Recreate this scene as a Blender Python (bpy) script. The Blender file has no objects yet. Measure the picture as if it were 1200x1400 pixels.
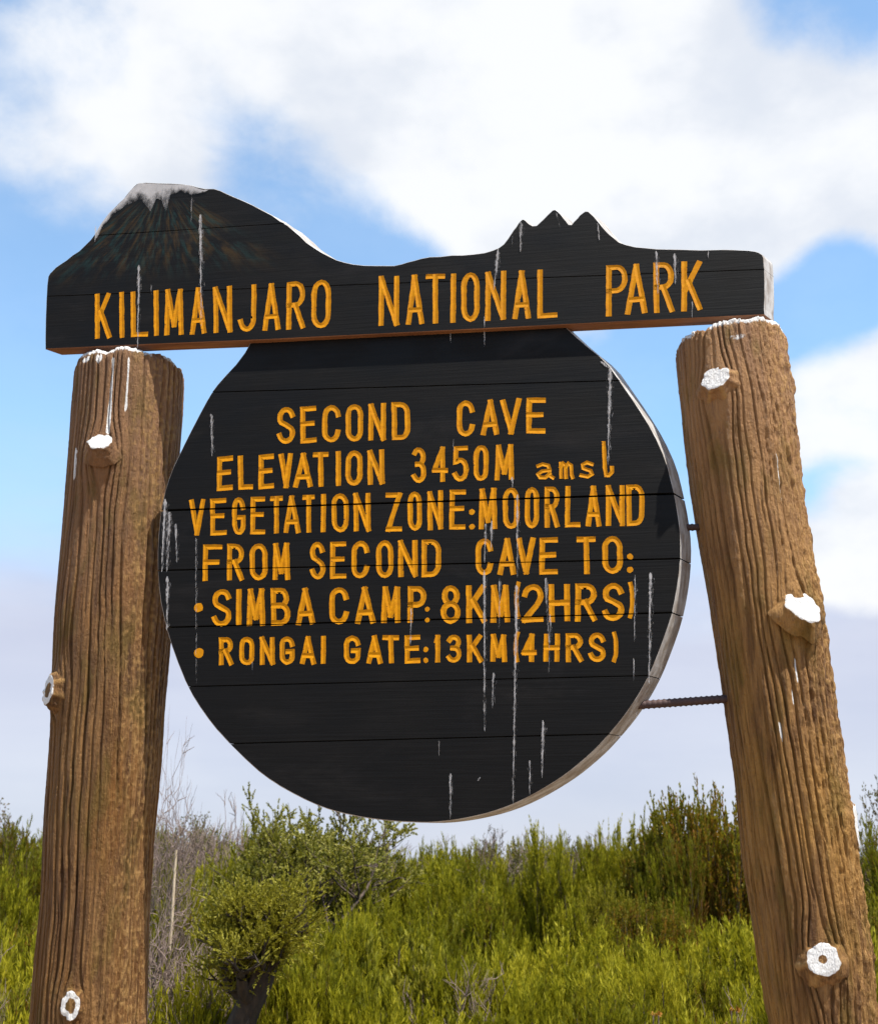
import bpy, bmesh, math, random
import numpy as np
from mathutils import Vector

R = math.radians
SC = bpy.context.scene
COL = SC.collection

# ------------------------------------------------------------------ camera
F, CX, CY = 1550.0, 600.0, 700.0            # focal length and centre in photo pixels
EYE = np.array([0.0, 0.0, 1.62])
PITCH = math.atan((1150 - CY) / F)
cam = bpy.data.cameras.new('camera')
cam.sensor_fit = 'HORIZONTAL'; cam.sensor_width = 36.0
cam.lens = F / 1200 * 36.0
cam.clip_start = 0.05; cam.clip_end = 6000
cam.dof.use_dof = True; cam.dof.focus_distance = 2.75; cam.dof.aperture_fstop = 10.0
camo = bpy.data.objects.new('camera', cam); COL.objects.link(camo)
camo.location = EYE; camo.rotation_euler = (R(90) + PITCH, 0, 0)
SC.camera = camo

def ray(px, py):
    a, b = (px - CX) / F, (CY - py) / F
    c, s = math.cos(PITCH), math.sin(PITCH)
    return np.array([a, c - b * s, s + b * c])

# ------------------------------------------------------------------ light
SUN = Vector((0.38, -0.27, 0.89)).normalized()
sl = bpy.data.lights.new('sun', 'SUN'); sl.energy = 4.6; sl.angle = R(0.5); sl.color = (1.0, 0.95, 0.86)
so = bpy.data.objects.new('sun', sl); COL.objects.link(so)
so.rotation_euler = SUN.to_track_quat('Z', 'Y').to_euler()
so.location = (8, 0, 12)
VS = SC.view_settings
SC.display_settings.display_device = 'sRGB'
VS.view_transform = 'Standard'; VS.look = 'None'; VS.gamma = 1.0; VS.use_curve_mapping = False
VS.exposure = 0.9
CY_ = SC.cycles; CY_.max_bounces = 4; CY_.diffuse_bounces = 3; CY_.glossy_bounces = 2; CY_.transmission_bounces = 3; CY_.transparent_max_bounces = 6

class NT:
    """small node-tree helper"""
    def __init__(s, tree): s.t = tree
    def n(s, kind, **kw):
        o = s.t.nodes.new(kind)
        for k, v in kw.items(): setattr(o, k, v)
        return o
    def link(s, a, b): s.t.links.new(a, b)
    def put(s, sock, v):
        if isinstance(v, bpy.types.NodeSocket): s.link(v, sock)
        else: sock.default_value = v
    def math(s, op, a, b=0.0, c=None, clamp=False):
        o = s.n('ShaderNodeMath', operation=op, use_clamp=clamp)
        s.put(o.inputs[0], a); s.put(o.inputs[1], b)
        if c is not None: s.put(o.inputs[2], c)
        return o.outputs[0]
    def ramp(s, v, a, b, lo=0.0, hi=1.0, kind='SMOOTHSTEP'):
        o = s.n('ShaderNodeMapRange', interpolation_type=kind)
        s.put(o.inputs['Value'], v); s.put(o.inputs['From Min'], a); s.put(o.inputs['From Max'], b)
        s.put(o.inputs['To Min'], lo); s.put(o.inputs['To Max'], hi)
        return o.outputs[0]
    def mix(s, f, a, b, blend='MIX'):
        o = s.n('ShaderNodeMix', data_type='RGBA', blend_type=blend)
        s.put(o.inputs[0], f); s.put(o.inputs[6], a); s.put(o.inputs[7], b)
        return o.outputs[2]
    def noise(s, vec, scale, detail=4, rough=0.55, dist=0.0):
        o = s.n('ShaderNodeTexNoise'); s.put(o.inputs['Vector'], vec)
        s.put(o.inputs['Scale'], scale); s.put(o.inputs['Detail'], detail)
        s.put(o.inputs['Roughness'], rough); s.put(o.inputs['Distortion'], dist)
        return o.outputs[0]
    def mapping(s, vec, scale=(1, 1, 1), loc=(0, 0, 0), rot=(0, 0, 0)):
        o = s.n('ShaderNodeMapping'); s.put(o.inputs[0], vec)
        o.inputs['Scale'].default_value = scale; o.inputs['Location'].default_value = loc
        o.inputs['Rotation'].default_value = rot
        return o.outputs[0]
    def cramp(s, v, stops):
        o = s.n('ShaderNodeValToRGB'); s.put(o.inputs[0], v); e = o.color_ramp.elements
        while len(e) < len(stops): e.new(0.5)
        for i, (p, c) in enumerate(stops):
            e[i].position = p; e[i].color = (c[0], c[1], c[2], 1)
        return o.outputs[0]

def rgb(*c): return (c[0], c[1], c[2], 1.0)

# ------------------------------------------------------------------ sky
def build_world():
    w = bpy.data.worlds.new('World'); SC.world = w; w.use_nodes = True
    t = w.node_tree; t.nodes.clear(); N = NT(t)
    out = N.n('ShaderNodeOutputWorld')
    sky = N.n('ShaderNodeTexSky', sky_type='NISHITA')
    sky.sun_disc = False
    sky.sun_elevation = math.asin(SUN.z)
    sky.sun_rotation = math.atan2(SUN.x, SUN.y)
    sky.altitude = 1500; sky.air_density = 1.0; sky.dust_density = 0.3; sky.ozone_density = 0.35
    bg = N.n('ShaderNodeBackground'); bg.inputs['Strength'].default_value = 0.15
    N.link(N.mix(1.0, sky.outputs[0], rgb(.74, 1.05, 1.10), 'MULTIPLY'), bg.inputs['Color'])
    tc = N.n('ShaderNodeTexCoord'); d = tc.outputs['Generated']
    def blob(px, py, r, amp):
        c = ray(px, py); c = c / np.linalg.norm(c)
        o = N.n('ShaderNodeVectorMath', operation='DOT_PRODUCT')
        N.link(d, o.inputs[0]); o.inputs[1].default_value = tuple(c)
        a = r / F
        return N.ramp(o.outputs['Value'], math.cos(a * 1.25), math.cos(a * 0.25), 0.0, amp)
    # cloud banks and gaps, placed by direction; the noise carries on all round the sky
    bl = [(330, 105, 300, .60), (640, 40, 300, .60), (850, 150, 280, .85), (1060, 230, 190, .80), (740, 280, 150, .48), (960, 290, 130, .55),
          (80, 190, 190, .40), (150, 265, 120, .30), (620, 200, 150, .35), (1165, 545, 125, .95), (1185, 748, 95, 1.15), (-150, 120, 260, .2), (1330, 180, 220, .5),
          (50, 50, 120, -.50), (1135, 10, 120, -.95), (400, 262, 120, -.30), (280, 400, 300, -.60), (560, 300, 90, -.30), (1110, 402, 90, -1.0),
          (40, 420, 250, -.6), (60, 600, 300, -.5), (960, 500, 120, -.8), (640, 600, 300, -.5), (1150, 682, 60, -.6), (1240, 330, 120, -.5)]
    acc = None
    for b in bl:
        v = blob(*b); acc = v if acc is None else N.math('ADD', acc, v)
    n1 = N.noise(N.mapping(d, (1, 1, 1.5), (3.1, 0.4, 1.7)), 3.4, 8, 0.56, 0.25)
    n2 = N.noise(N.mapping(d, (1, 1, 1.3), (7.1, 2.4, 5.7)), 11, 7, 0.62, 0.2)
    v = N.math('ADD', N.math('MULTIPLY_ADD', n1, 1.9, -0.93), acc)
    v = N.math('ADD', v, N.math('MULTIPLY_ADD', n2, 0.90, -0.45))
    sep = N.n('ShaderNodeSeparateXYZ'); N.link(d, sep.inputs[0]); z = sep.outputs[2]
    v = N.math('SUBTRACT', v, N.ramp(z, .24, .08, 0, .7))
    cover = N.ramp(v, -0.26, 0.58, 0.17, 0.96)
    # cloud bodies: thick parts a little greyer
    shade = N.noise(N.mapping(d, (1, 1, 1.6), (1.1, 9.4, 4.7)), 5.5, 6, 0.55)
    cc = N.mix(N.ramp(shade, 0.40, 0.66), rgb(.540, .546, .556), rgb(.425, .448, .490))
    cb = N.n('ShaderNodeBackground'); N.link(cc, cb.inputs['Color']); cb.inputs['Strength'].default_value = 1.0
    # pale lavender stratus low over the moor, all round the horizon
    wob = N.math('MULTIPLY_ADD', N.noise(N.mapping(d, (1, 1, 4)), 2.6, 4), 0.16, -0.08)
    low = N.ramp(N.math('ADD', z, wob), 0.34, 0.16, 0.0, 0.94)
    lc = N.mix(N.ramp(N.noise(N.mapping(d, (1, 1, 6)), 2.2, 4), .35, .7), rgb(.300, .310, .400), rgb(.345, .352, .430))
    lb = N.n('ShaderNodeBackground'); N.link(lc, lb.inputs['Color'])
    m1 = N.n('ShaderNodeMixShader'); N.link(low, m1.inputs[0]); N.link(bg.outputs[0], m1.inputs[1]); N.link(lb.outputs[0], m1.inputs[2])
    m2 = N.n('ShaderNodeMixShader'); N.link(cover, m2.inputs[0]); N.link(m1.outputs[0], m2.inputs[1]); N.link(cb.outputs[0], m2.inputs[2])
    N.link(m2.outputs[0], out.inputs[0])
build_world()

# ------------------------------------------------------------------ materials
def material(name):
    m = bpy.data.materials.new(name); m.use_nodes = True
    t = m.node_tree; t.nodes.clear(); N = NT(t)
    out = N.n('ShaderNodeOutputMaterial'); p = N.n('ShaderNodeBsdfPrincipled')
    N.link(p.outputs[0], out.inputs[0])
    return m, N, p, out

def bump(N, p, h, strength, dist):
    b = N.n('ShaderNodeBump'); b.inputs['Strength'].default_value = strength; b.inputs['Distance'].default_value = dist
    N.put(b.inputs['Height'], h); N.link(b.outputs[0], p.inputs['Normal'])

def mat_black_wood(name, mountain=None):
    m, N, p, out = material(name)
    tc = N.n('ShaderNodeTexCoord'); o = tc.outputs['Object']
    grain = N.noise(N.mapping(o, (3.0, 30, 95)), 1.6, 6, 0.62, 0.35)
    blotch = N.noise(N.mapping(o, (4, 4, 9)), 1.3, 5, 0.6)
    c = N.mix(N.ramp(grain, .32, .72), rgb(.0016, .0015, .0015), rgb(.0034, .0031, .0031))
    c = N.mix(N.ramp(blotch, .48, .8, 0, .55), c, rgb(.008, .0072, .0072))
    scr = N.noise(N.mapping(o, (9, 40, 210)), 1.0, 3, .5)
    c = N.mix(N.ramp(scr, .70, .82, 0, .3), c, rgb(.045, .043, .041))
    dust = N.noise(N.mapping(o, (1.6, 9, 5), (4, 0, 2)), 1.7, 6, .66, .5)
    c = N.mix(N.ramp(dust, .50, .74, 0, .5), c, rgb(.016, .0140, .0135))
    if mountain is not None:
        s0, z0 = mountain                      # hand-painted slope below the snow cap
        sx = N.n('ShaderNodeSeparateXYZ'); N.link(o, sx.inputs[0])
        dx = N.math('SUBTRACT', sx.outputs[0], s0); dz = N.math('SUBTRACT', z0, sx.outputs[2])
        ang = N.math('ARCTAN2', dx, N.math('ADD', dz, .02))
        cm = N.n('ShaderNodeCombineXYZ'); N.link(N.math('MULTIPLY', ang, 7.5), cm.inputs[0]); N.link(N.math('MULTIPLY', dz, 9.0), cm.inputs[1])
        st = N.noise(cm.outputs[0], 1.6, 4, .6, .3); st2 = N.noise(N.mapping(cm.outputs[0], (1, 1, 1), (5, 3, 0)), 1.9, 4, .6, .3)
        ex = N.math('DIVIDE', N.math('ABSOLUTE', dx), N.math('MULTIPLY_ADD', dz, 1.15, .05))
        msk = N.math('MULTIPLY', N.ramp(ex, 1.15, .75), N.math('MULTIPLY', N.ramp(dz, .03, .08), N.ramp(dz, .30, .18)))
        c = N.mix(N.math('MULTIPLY', msk, N.ramp(st, .44, .70, 0, .6)), c, rgb(.060, .034, .008))
        c = N.mix(N.math('MULTIPLY', msk, N.ramp(st2, .46, .70, 0, .6)), c, rgb(.010, .038, .036))
    N.link(c, p.inputs['Base Color'])
    N.link(N.ramp(blotch, .3, .7, .50, .72), p.inputs['Roughness'])
    p.inputs['Specular IOR Level'].default_value = 0.16
    bump(N, p, grain, .25, .003)
    return m

def mat_rim():
    m, N, p, out = material('weathered_rim_paint')
    tc = N.n('ShaderNodeTexCoord'); o = tc.outputs['Object']
    a = N.noise(N.mapping(o, (9, 30, 9)), 2.4, 6, .62)
    b = N.noise(N.mapping(o, (3, 3, 3)), 1.9, 5, .6)
    c = N.mix(N.ramp(a, .35, .65), rgb(.44, .43, .42), rgb(.24, .205, .175))
    c = N.mix(N.ramp(b, .52, .75, 0, .8), c, rgb(.19, .13, .085))
    N.link(c, p.inputs['Base Color']); p.inputs['Roughness'].default_value = .62
    bump(N, p, a, .4, .003)
    return m

def mat_wood_under():
    m, N, p, out = material('bare_wood_underside')
    tc = N.n('ShaderNodeTexCoord'); o = tc.outputs['Object']
    a = N.noise(N.mapping(o, (2.5, 40, 40)), 1.6, 6, .62, .2)
    c = N.cramp(a, [(.3, (.10, .035, .014)), (.55, (.22, .085, .03)), (.75, (.33, .15, .05))])
    N.link(c, p.inputs['Base Color']); p.inputs['Roughness'].default_value = .7
    return m

def mat_letter():
    m, N, p, out = material('amber_letter_paint')
    tc = N.n('ShaderNodeTexCoord'); o = tc.outputs['Object']
    a = N.noise(N.mapping(o, (26, 26, 40)), 2.0, 5, .65)
    at = N.n('ShaderNodeAttribute', attribute_name='edge')
    c = N.cramp(a, [(.25, (.42, .145, .0)), (.52, (.56, .222, .0)), (.78, (.66, .295, .002))])
    c = N.mix(N.ramp(N.noise(N.mapping(o, (7, 7, 9), (2, 5, 1)), 1.5, 4, .6), .40, .68, 0, .45), c, rgb(.44, .18, .004))
    chip = N.noise(N.mapping(o, (60, 60, 70), (3, 1, 7)), 2.4, 4, .6)
    c = N.mix(N.math('MULTIPLY', N.ramp(N.math('ADD', N.math('MULTIPLY', at.outputs['Fac'], .16), chip), .72, .84), .8), c, rgb(.05, .028, .01))
    N.link(c, p.inputs['Base Color']); p.inputs['Roughness'].default_value = .6; p.inputs['Specular IOR Level'].default_value = .12
    bump(N, p, N.math('MULTIPLY_ADD', a, .18, at.outputs['Fac']), .38, .004)
    return m

def mat_drip(name='chalky_white_drip', sc=(420, 40, 38), amp=2.2):
    m, N, p, out = material(name)
    tc = N.n('ShaderNodeTexCoord'); o = tc.outputs['Object']
    at = N.n('ShaderNodeAttribute', attribute_name='dens')
    a = N.noise(N.mapping(o, sc), 1.0, 5, .7)
    N.link(N.mix(N.noise(o, 30, 3), rgb(.34, .33, .33), rgb(.62, .60, .60)), p.inputs['Base Color'])
    p.inputs['Roughness'].default_value = .85
    v = N.math('ADD', at.outputs['Fac'], N.math('MULTIPLY_ADD', a, amp, -.52 * amp))
    N.link(N.ramp(v, .24, .95, 0, .8), p.inputs['Alpha'])
    return m

def mat_post(name, warm, gain=1.0):
    m, N, p, out = material(name)
    tc = N.n('ShaderNodeTexCoord'); o = tc.outputs['Object']
    pt = N.n('ShaderNodeAttribute', attribute_name='paint')
    cr = N.n('ShaderNodeAttribute', attribute_name='crust')
    big = N.noise(N.mapping(o, (4, 4, 1.3)), 1.7, 5, .6, .3)
    st = N.noise(N.mapping(o, (40, 40, 2.6)), 1.6, 6, .66, .3)
    fine = N.noise(N.mapping(o, (60, 60, 34)), 2.2, 5, .65)
    c = N.mix(N.ramp(st, .32, .68), rgb(.066, .029, .010), rgb(.245, .138, .058))
    c = N.mix(N.ramp(big, .42, .66, 0, .75), c, rgb(*warm))
    fib = N.noise(N.mapping(o, (130, 130, 5), (1, 7, 3)), 1.4, 5, .7, .25)
    c = N.mix(N.ramp(fib, .52, .30, 0, .65), c, rgb(.045, .021, .009))
    c = N.mix(N.ramp(fib, .56, .74, 0, .60), c, rgb(.330, .215, .120))
    sz = N.n('ShaderNodeSeparateXYZ'); N.link(o, sz.inputs[0])
    # the brown coat is greyer and pinker towards the weathered top
    c = N.mix(N.ramp(N.math('ADD', sz.outputs[2], N.math('MULTIPLY', big, .9)), 2.35, 3.25, 0, .50), c, rgb(.255, .150, .105))
    moss = N.noise(N.mapping(o, (9, 9, 3), (4, 2, 8)), 1.8, 5, .62)
    c = N.mix(N.ramp(moss, .50, .68, 0, .6), c, rgb(.105, .072, .010))
    c = N.mix(N.ramp(cr.outputs['Fac'], .35, .9, 0, .7), c, rgb(.36, .225, .095))
    c = N.mix(N.ramp(fine, .64, .80, 0, .4), c, rgb(.27, .185, .11))
    c = N.mix(N.ramp(fine, .40, .28, 0, .45), c, rgb(.06, .035, .02))
    c = N.mix(1.0, c, rgb(gain, gain * .91, gain * .70), 'MULTIPLY')
    pm = N.math('ADD', pt.outputs['Fac'], N.math('MULTIPLY_ADD', fine, .9, -.45))
    c = N.mix(N.ramp(pm, .42, .62, 0, .95), c, rgb(.80, .79, .77))
    N.link(c, p.inputs['Base Color']); p.inputs['Roughness'].default_value = .72
    p.inputs['Specular IOR Level'].default_value = .3
    grit = N.noise(N.mapping(o, (150, 150, 60)), 2.0, 4, .7)
    bump(N, p, N.math('ADD', N.math('MULTIPLY_ADD', grit, .6, fine), N.math('MULTIPLY_ADD', fib, 1.0, N.math('MULTIPLY', st, 1.2))), .9, .009)
    return m

def mat_rust():
    m, N, p, out = material('rusty_bar')
    tc = N.n('ShaderNodeTexCoord'); a = N.noise(tc.outputs['Object'], 60, 4)
    N.link(N.mix(a, rgb(.035, .022, .026), rgb(.085, .045, .035)), p.inputs['Base Color'])
    p.inputs['Roughness'].default_value = .7; p.inputs['Metallic'].default_value = .3
    return m

def mat_leaf(name, stops, trans=.35):
    m, N, p, out = material(name)
    at = N.n('ShaderNodeAttribute', attribute_name='tint')
    oi = N.n('ShaderNodeObjectInfo')
    v = N.math('ADD', at.outputs['Fac'], N.math('MULTIPLY_ADD', oi.outputs['Random'], .56, -.32))
    c = N.cramp(v, stops)
    N.link(c, p.inputs['Base Color']); p.inputs['Roughness'].default_value = .62
    p.inputs['Specular IOR Level'].default_value = .22
    tr = N.n('ShaderNodeBsdfTranslucent'); N.link(N.mix(.5, c, rgb(.42, .38, .015)), tr.inputs[0])
    mx = N.n('ShaderNodeMixShader'); mx.inputs[0].default_value = trans
    N.link(p.outputs[0], mx.inputs[1]); N.link(tr.outputs[0], mx.inputs[2]); N.link(mx.outputs[0], out.inputs[0])
    return m

def mat_bark(name, a, b):
    m, N, p, out = material(name)
    tc = N.n('ShaderNodeTexCoord'); f = N.noise(N.mapping(tc.outputs['Object'], (20, 20, 8)), 2, 5, .65)
    N.link(N.mix(N.ramp(f, .3, .7), rgb(*a), rgb(*b)), p.inputs['Base Color']); p.inputs['Roughness'].default_value = .85
    bump(N, p, f, .8, .01)
    return m

def mat_ground():
    m, N, p, out = material('moorland_earth')
    tc = N.n('ShaderNodeTexCoord'); o = tc.outputs['Object']
    a = N.noise(o, .7, 8, .62); b = N.noise(o, 9, 6, .65)
    sep = N.n('ShaderNodeSeparateXYZ'); N.link(o, sep.inputs[0])
    near = N.ramp(N.math('ADD', sep.outputs[1], N.math('MULTIPLY', a, 2.0)), 4.6, 6.2)   # trodden dusty clearing round the sign
    dirt = N.mix(N.ramp(b, .35, .7), rgb(.20, .135, .08), rgb(.34, .25, .165))
    heath = N.mix(N.ramp(b, .35, .7), rgb(.028, .030, .008), rgb(.075, .075, .018))
    N.link(N.mix(near, dirt, heath), p.inputs['Base Color']); p.inputs['Roughness'].default_value = .95
    bump(N, p, b, .8, .03)
    return m

M = {}
M['rim'] = mat_rim(); M['under'] = mat_wood_under(); M['letter'] = mat_letter(); M['drip'] = mat_drip(); M['rust'] = mat_rust()
M['ground'] = mat_ground(); M['disc'] = mat_black_wood('black_painted_planks')
M['post_l'] = mat_post('brown_coated_concrete', (.190, .086, .018), 1.06); M['post_r'] = mat_post('tan_coated_concrete', (.285, .160, .046), 1.36)
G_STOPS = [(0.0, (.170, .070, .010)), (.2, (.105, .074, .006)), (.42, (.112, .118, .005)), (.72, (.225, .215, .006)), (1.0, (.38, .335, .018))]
M['heather'] = mat_leaf('feathery_heather_leaf', G_STOPS)
M['rusty_heather'] = mat_leaf('rusty_heather_leaf', [(0, (.16, .060, .012)), (.3, (.26, .125, .010)), (.5, (.110, .102, .008)), (.75, (.18, .165, .010)), (1, (.28, .24, .02))])
M['stoebe'] = mat_leaf('scaly_olive_leaf', [(0, (.06, .042, .014)), (.35, (.095, .096, .014)), (.65, (.165, .165, .020)), (1, (.29, .26, .065))], .3)
M['dull'] = mat_leaf('dull_reddish_leaf', [(0, (.09, .05, .04)), (.4, (.13, .085, .055)), (.7, (.12, .12, .03)), (1, (.20, .16, .11))], .2)
M['moss_leaf'] = mat_leaf('bright_scaly_leaf', [(0, (.08, .055, .014)), (.4, (.15, .14, .014)), (.75, (.26, .235, .025)), (1, (.40, .35, .09))], .3)
M['gold'] = mat_leaf('golden_green_leaf', [(0, (.10, .075, .010)), (.5, (.17, .17, .012)), (1, (.28, .25, .03))], .35)
M['twig'] = mat_bark('grey_dead_twig', (.140, .092, .074), (.265, .195, .16))
M['bark'] = mat_bark('dark_heather_bark', (.035, .022, .016), (.095, .062, .045))
M['moss'] = mat_bark('dark_mossy_bark', (.016, .011, .008), (.045, .030, .018))
M['pale_twig'] = mat_bark('pale_bleached_wood', (.36, .27, .17), (.52, .42, .30))
M['petal'] = mat_leaf('dry_straw_flower', [(0, (.34, .14, .02)), (.5, (.40, .23, .04)), (1, (.55, .50, .40))], .2)
M['silver'] = mat_leaf('silver_woolly_leaf', [(0, (.16, .17, .10)), (.5, (.32, .33, .26)), (1, (.50, .50, .44))], .2)

# ------------------------------------------------------------------ mesh helpers
def new_obj(name, me, parent=None, loc=None):
    o = bpy.data.objects.new(name, me); COL.objects.link(o)
    if parent is not None: o.parent = parent
    if loc is not None: o.location = loc
    return o
def empty(name, loc=(0, 0, 0), rz=0.0, parent=None):
    o = bpy.data.objects.new(name, None); COL.objects.link(o)
    o.empty_display_size = .1; o.location = loc; o.rotation_euler = (0, 0, rz); o.parent = parent
    return o
def tag(o, label, cat, group=None):
    o['label'] = label; o['category'] = cat
    if group: o['group'] = group
    return o
def fast_mesh(name, V, Fc, mats, mi=None, attrs=None, smooth=False):
    """V (n,3), Fc list of (k,m) index arrays of equal-sided faces"""
    me = bpy.data.meshes.new(name)
    V = np.asarray(V, np.float32)
    if not isinstance(Fc, list): Fc = [Fc]
    me.vertices.add(len(V)); me.vertices.foreach_set('co', V.ravel())
    nl = sum(f.size for f in Fc); nf = sum(len(f) for f in Fc)
    me.loops.add(nl); me.loops.foreach_set('vertex_index', np.concatenate([f.ravel() for f in Fc]).astype(np.int32))
    starts = []; p = 0
    for f in Fc:
        starts.append(p + np.arange(len(f)) * f.shape[1]); p += f.size
    me.polygons.add(nf); me.polygons.foreach_set('loop_start', np.concatenate(starts).astype(np.int32))
    if mi is not None: me.polygons.foreach_set('material_index', np.asarray(mi, np.int32))
    if smooth: me.polygons.foreach_set('use_smooth', np.ones(nf, bool))
    for m in mats: me.materials.append(m)
    for k, a in (attrs or {}).items():
        at = me.attributes.new(k, 'FLOAT', 'POINT'); at.data.foreach_set('value', np.asarray(a, np.float32))
    me.update(calc_edges=True); me.validate()
    return me

def vnoise(u, v, nu, nv, seed, per=True):
    """value noise on [0,1)^2 with nu x nv cells, periodic in u"""
    rg = np.random.RandomState(seed); nu = int(nu); nvc = int(math.ceil(nv)) + 2
    g = rg.rand(nu, nvc)
    x = (u % 1.0) * nu; y = np.clip(v, 0, 1) * nv
    i = np.floor(x).astype(int); j = np.floor(y).astype(int)
    a = x - i; b = y - j; a = a * a * (3 - 2 * a); b = b * b * (3 - 2 * b)
    i0 = i % nu; i1 = (i + 1) % nu; j1 = np.minimum(j + 1, nvc - 1)
    return (g[i0, j] * (1 - a) + g[i1, j] * a) * (1 - b) + (g[i0, j1] * (1 - a) + g[i1, j1] * a) * b

# ------------------------------------------------------------------ ground
def ground_z(x, y):
    r = np.hypot(x, y)
    s = np.clip((y - 6) / 10, 0, 1)
    return s * (.10 * np.sin(x * .55 + 1.0) + .08 * np.sin(y * .45)) - np.maximum(np.sqrt(np.maximum(r - 17, 0) ** 2 + 16) - 4, 0) * .07 * (r > 17)
def build_ground():
    k = np.concatenate([np.linspace(0, 30, 46), np.geomspace(33, 3500, 26)])
    ax = np.concatenate([-k[:0:-1], k]); n = len(ax)
    X, Y = np.meshgrid(ax, ax, indexing='ij')
    Z = ground_z(X, Y)
    V = np.stack([X, Y, Z], -1).reshape(-1, 3)
    I = np.arange(n * n).reshape(n, n)
    Q = np.stack([I[:-1, :-1], I[1:, :-1], I[1:, 1:], I[:-1, 1:]], -1).reshape(-1, 4)
    o = new_obj('ground', fast_mesh('ground', V, Q, [M['ground']], smooth=True)); o['kind'] = 'structure'
build_ground()

# ------------------------------------------------------------------ the sign
YAW = R(9.0); DIST = 2.6
O = np.array([0.0, DIST, 0.0]); U = np.array([math.cos(YAW), -math.sin(YAW), 0]); NB = np.array([math.sin(YAW), math.cos(YAW), 0])
def loc(px, py, off=0.0):
    """photo pixel -> (along, height) on the upright plane `off` behind the sign face"""
    d = ray(px, py); t = ((O + NB * off - EYE) @ NB) / (d @ NB)
    P = EYE + d * t - O
    return np.array([P @ U, P[2]])
PXM = np.linalg.norm(loc(605, 700) - loc(595, 700)) / 10     # metres per photo pixel on the sign face

sign = empty('park_sign', tuple(O), -YAW)
tag(sign, 'black park sign with carved amber lettering hung between two brown log-like posts', 'sign')
rnd = random.Random(4)
SKEW_D, SKEW_H = 14.5 * PXM, 14.5 * PXM

def clip_half(poly, a, b, keep_above):
    """clip polygon to one side of the line a-b"""
    d = b - a; nrm = np.array([-d[1], d[0]]); nrm /= np.linalg.norm(nrm)
    if nrm[1] < 0: nrm = -nrm
    sgn = 1 if keep_above else -1
    out = []; n = len(poly)
    for i in range(n):
        p, q = poly[i], poly[(i + 1) % n]
        dp, dq = sgn * ((p - a) @ nrm), sgn * ((q - a) @ nrm)
        if dp >= 0: out.append(p)
        if dp * dq < 0: out.append(p + (q - p) * dp / (dp - dq))
    return out

def slab(name, poly, y0, y1, skew, mats, parent, rimfn=None, chamf=.0016):
    """extruded outline: front face at y0, back at y1 shifted along x by skew; small chamfer on the front edge"""
    poly = [np.asarray(p) for p in poly]
    area = sum(poly[i][0] * poly[(i + 1) % len(poly)][1] - poly[(i + 1) % len(poly)][0] * poly[i][1] for i in range(len(poly)))
    if area < 0: poly = poly[::-1]
    n = len(poly); ins = []
    for i in range(n):
        a, b, c = poly[i - 1], poly[i], poly[(i + 1) % n]
        e1 = b - a; e2 = c - b; e1 = e1 / (np.linalg.norm(e1) + 1e-9); e2 = e2 / (np.linalg.norm(e2) + 1e-9)
        nn = np.array([-(e1 + e2)[1], (e1 + e2)[0]]); nn = nn / (np.linalg.norm(nn) + 1e-9)
        ins.append(b + nn * chamf)
    V = [(p[0], y0, p[1]) for p in ins] + [(p[0], y0 + chamf, p[1]) for p in poly] + [(p[0] + skew, y1, p[1]) for p in poly]
    Fa = [list(range(n))]; mi = [0]
    for i in range(n):
        j = (i + 1) % n
        Fa.append([i, n + i, n + j, j]); mi.append(1 if rimfn is None else rimfn(poly[i], poly[j], True))
        Fa.append([n + i, 2 * n + i, 2 * n + j, n + j]); mi.append(1 if rimfn is None else rimfn(poly[i], poly[j], False))
    Fa.append(list(range(3 * n - 1, 2 * n - 1, -1))); mi.append(0)
    me = bpy.data.meshes.new(name); me.from_pydata(V, [], Fa)
    for m in mats: me.materials.append(m)
    me.polygons.foreach_set('material_index', mi); me.update()
    return new_obj(name, me, parent)

def resample(pts, step):
    out = []
    for i in range(len(pts) - 1):
        a, b = np.array(pts[i], float), np.array(pts[i + 1], float)
        k = max(1, int(np.linalg.norm(b - a) / step))
        for q in range(k): out.append(a + (b - a) * q / k)
    out.append(np.array(pts[-1], float)); return out
def smooth_open(pts, it=1):
    P = [np.array(p, float) for p in pts]
    for _ in range(it):
        N_ = [P[0]]
        for a, b in zip(P[:-1], P[1:]): N_ += [a * .75 + b * .25, a * .25 + b * .75]
        N_.append(P[-1]); P = N_
    return P

# --- round board -----------------------------------------------------------
disc_px = [(348, 458), (330, 490), (300, 522), (288, 538), (267, 577), (247, 617), (233, 647), (223, 680), (217, 722), (215, 768), (218, 815), (226, 854),
           (238, 894), (258, 943), (279, 976), (301, 1004), (346, 1049), (375, 1071), (409, 1090), (440, 1104), (466, 1112), (500, 1119), (535, 1123), (565, 1125), (593, 1125),
           (620, 1122), (643, 1118), (672, 1111), (700, 1101), (727, 1088), (751, 1074), (774, 1059), (795, 1042), (815, 1024), (833, 1004), (850, 984), (865, 963),
           (878, 942), (890, 919), (904, 884), (917, 847), (925, 811), (930, 774), (931, 737), (927, 702), (920, 667), (911, 630), (893, 590), (870, 553), (847, 520), (829, 494), (796, 468), (768, 442)]
disc_poly = [loc(*p) for p in smooth_open(disc_px)] + [loc(768, 436), loc(348, 452)]
DY0, DY1 = 0.0, 0.055
joints = [((290, 536), (843, 520), .0012), ((223, 698), (920, 675), .0042), ((220, 780), (925, 764), .0022), ((230, 858), (913, 838), .0026), ((258, 939), (885, 924), .0010), ((320, 1017), (833, 1004), .0012)]
def on_joint(a, b, ls):
    m = (a + b) / 2
    for p, q, g in ls:
        d = (q - p) / np.linalg.norm(q - p)
        if abs(d[0] * (m[1] - p[1]) - d[1] * (m[0] - p[0])) < g / 2 + 4e-4: return True
    return False
def disc_rim(a, b, ch):
    return 0 if on_joint(a, b, lines) else 1
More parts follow.
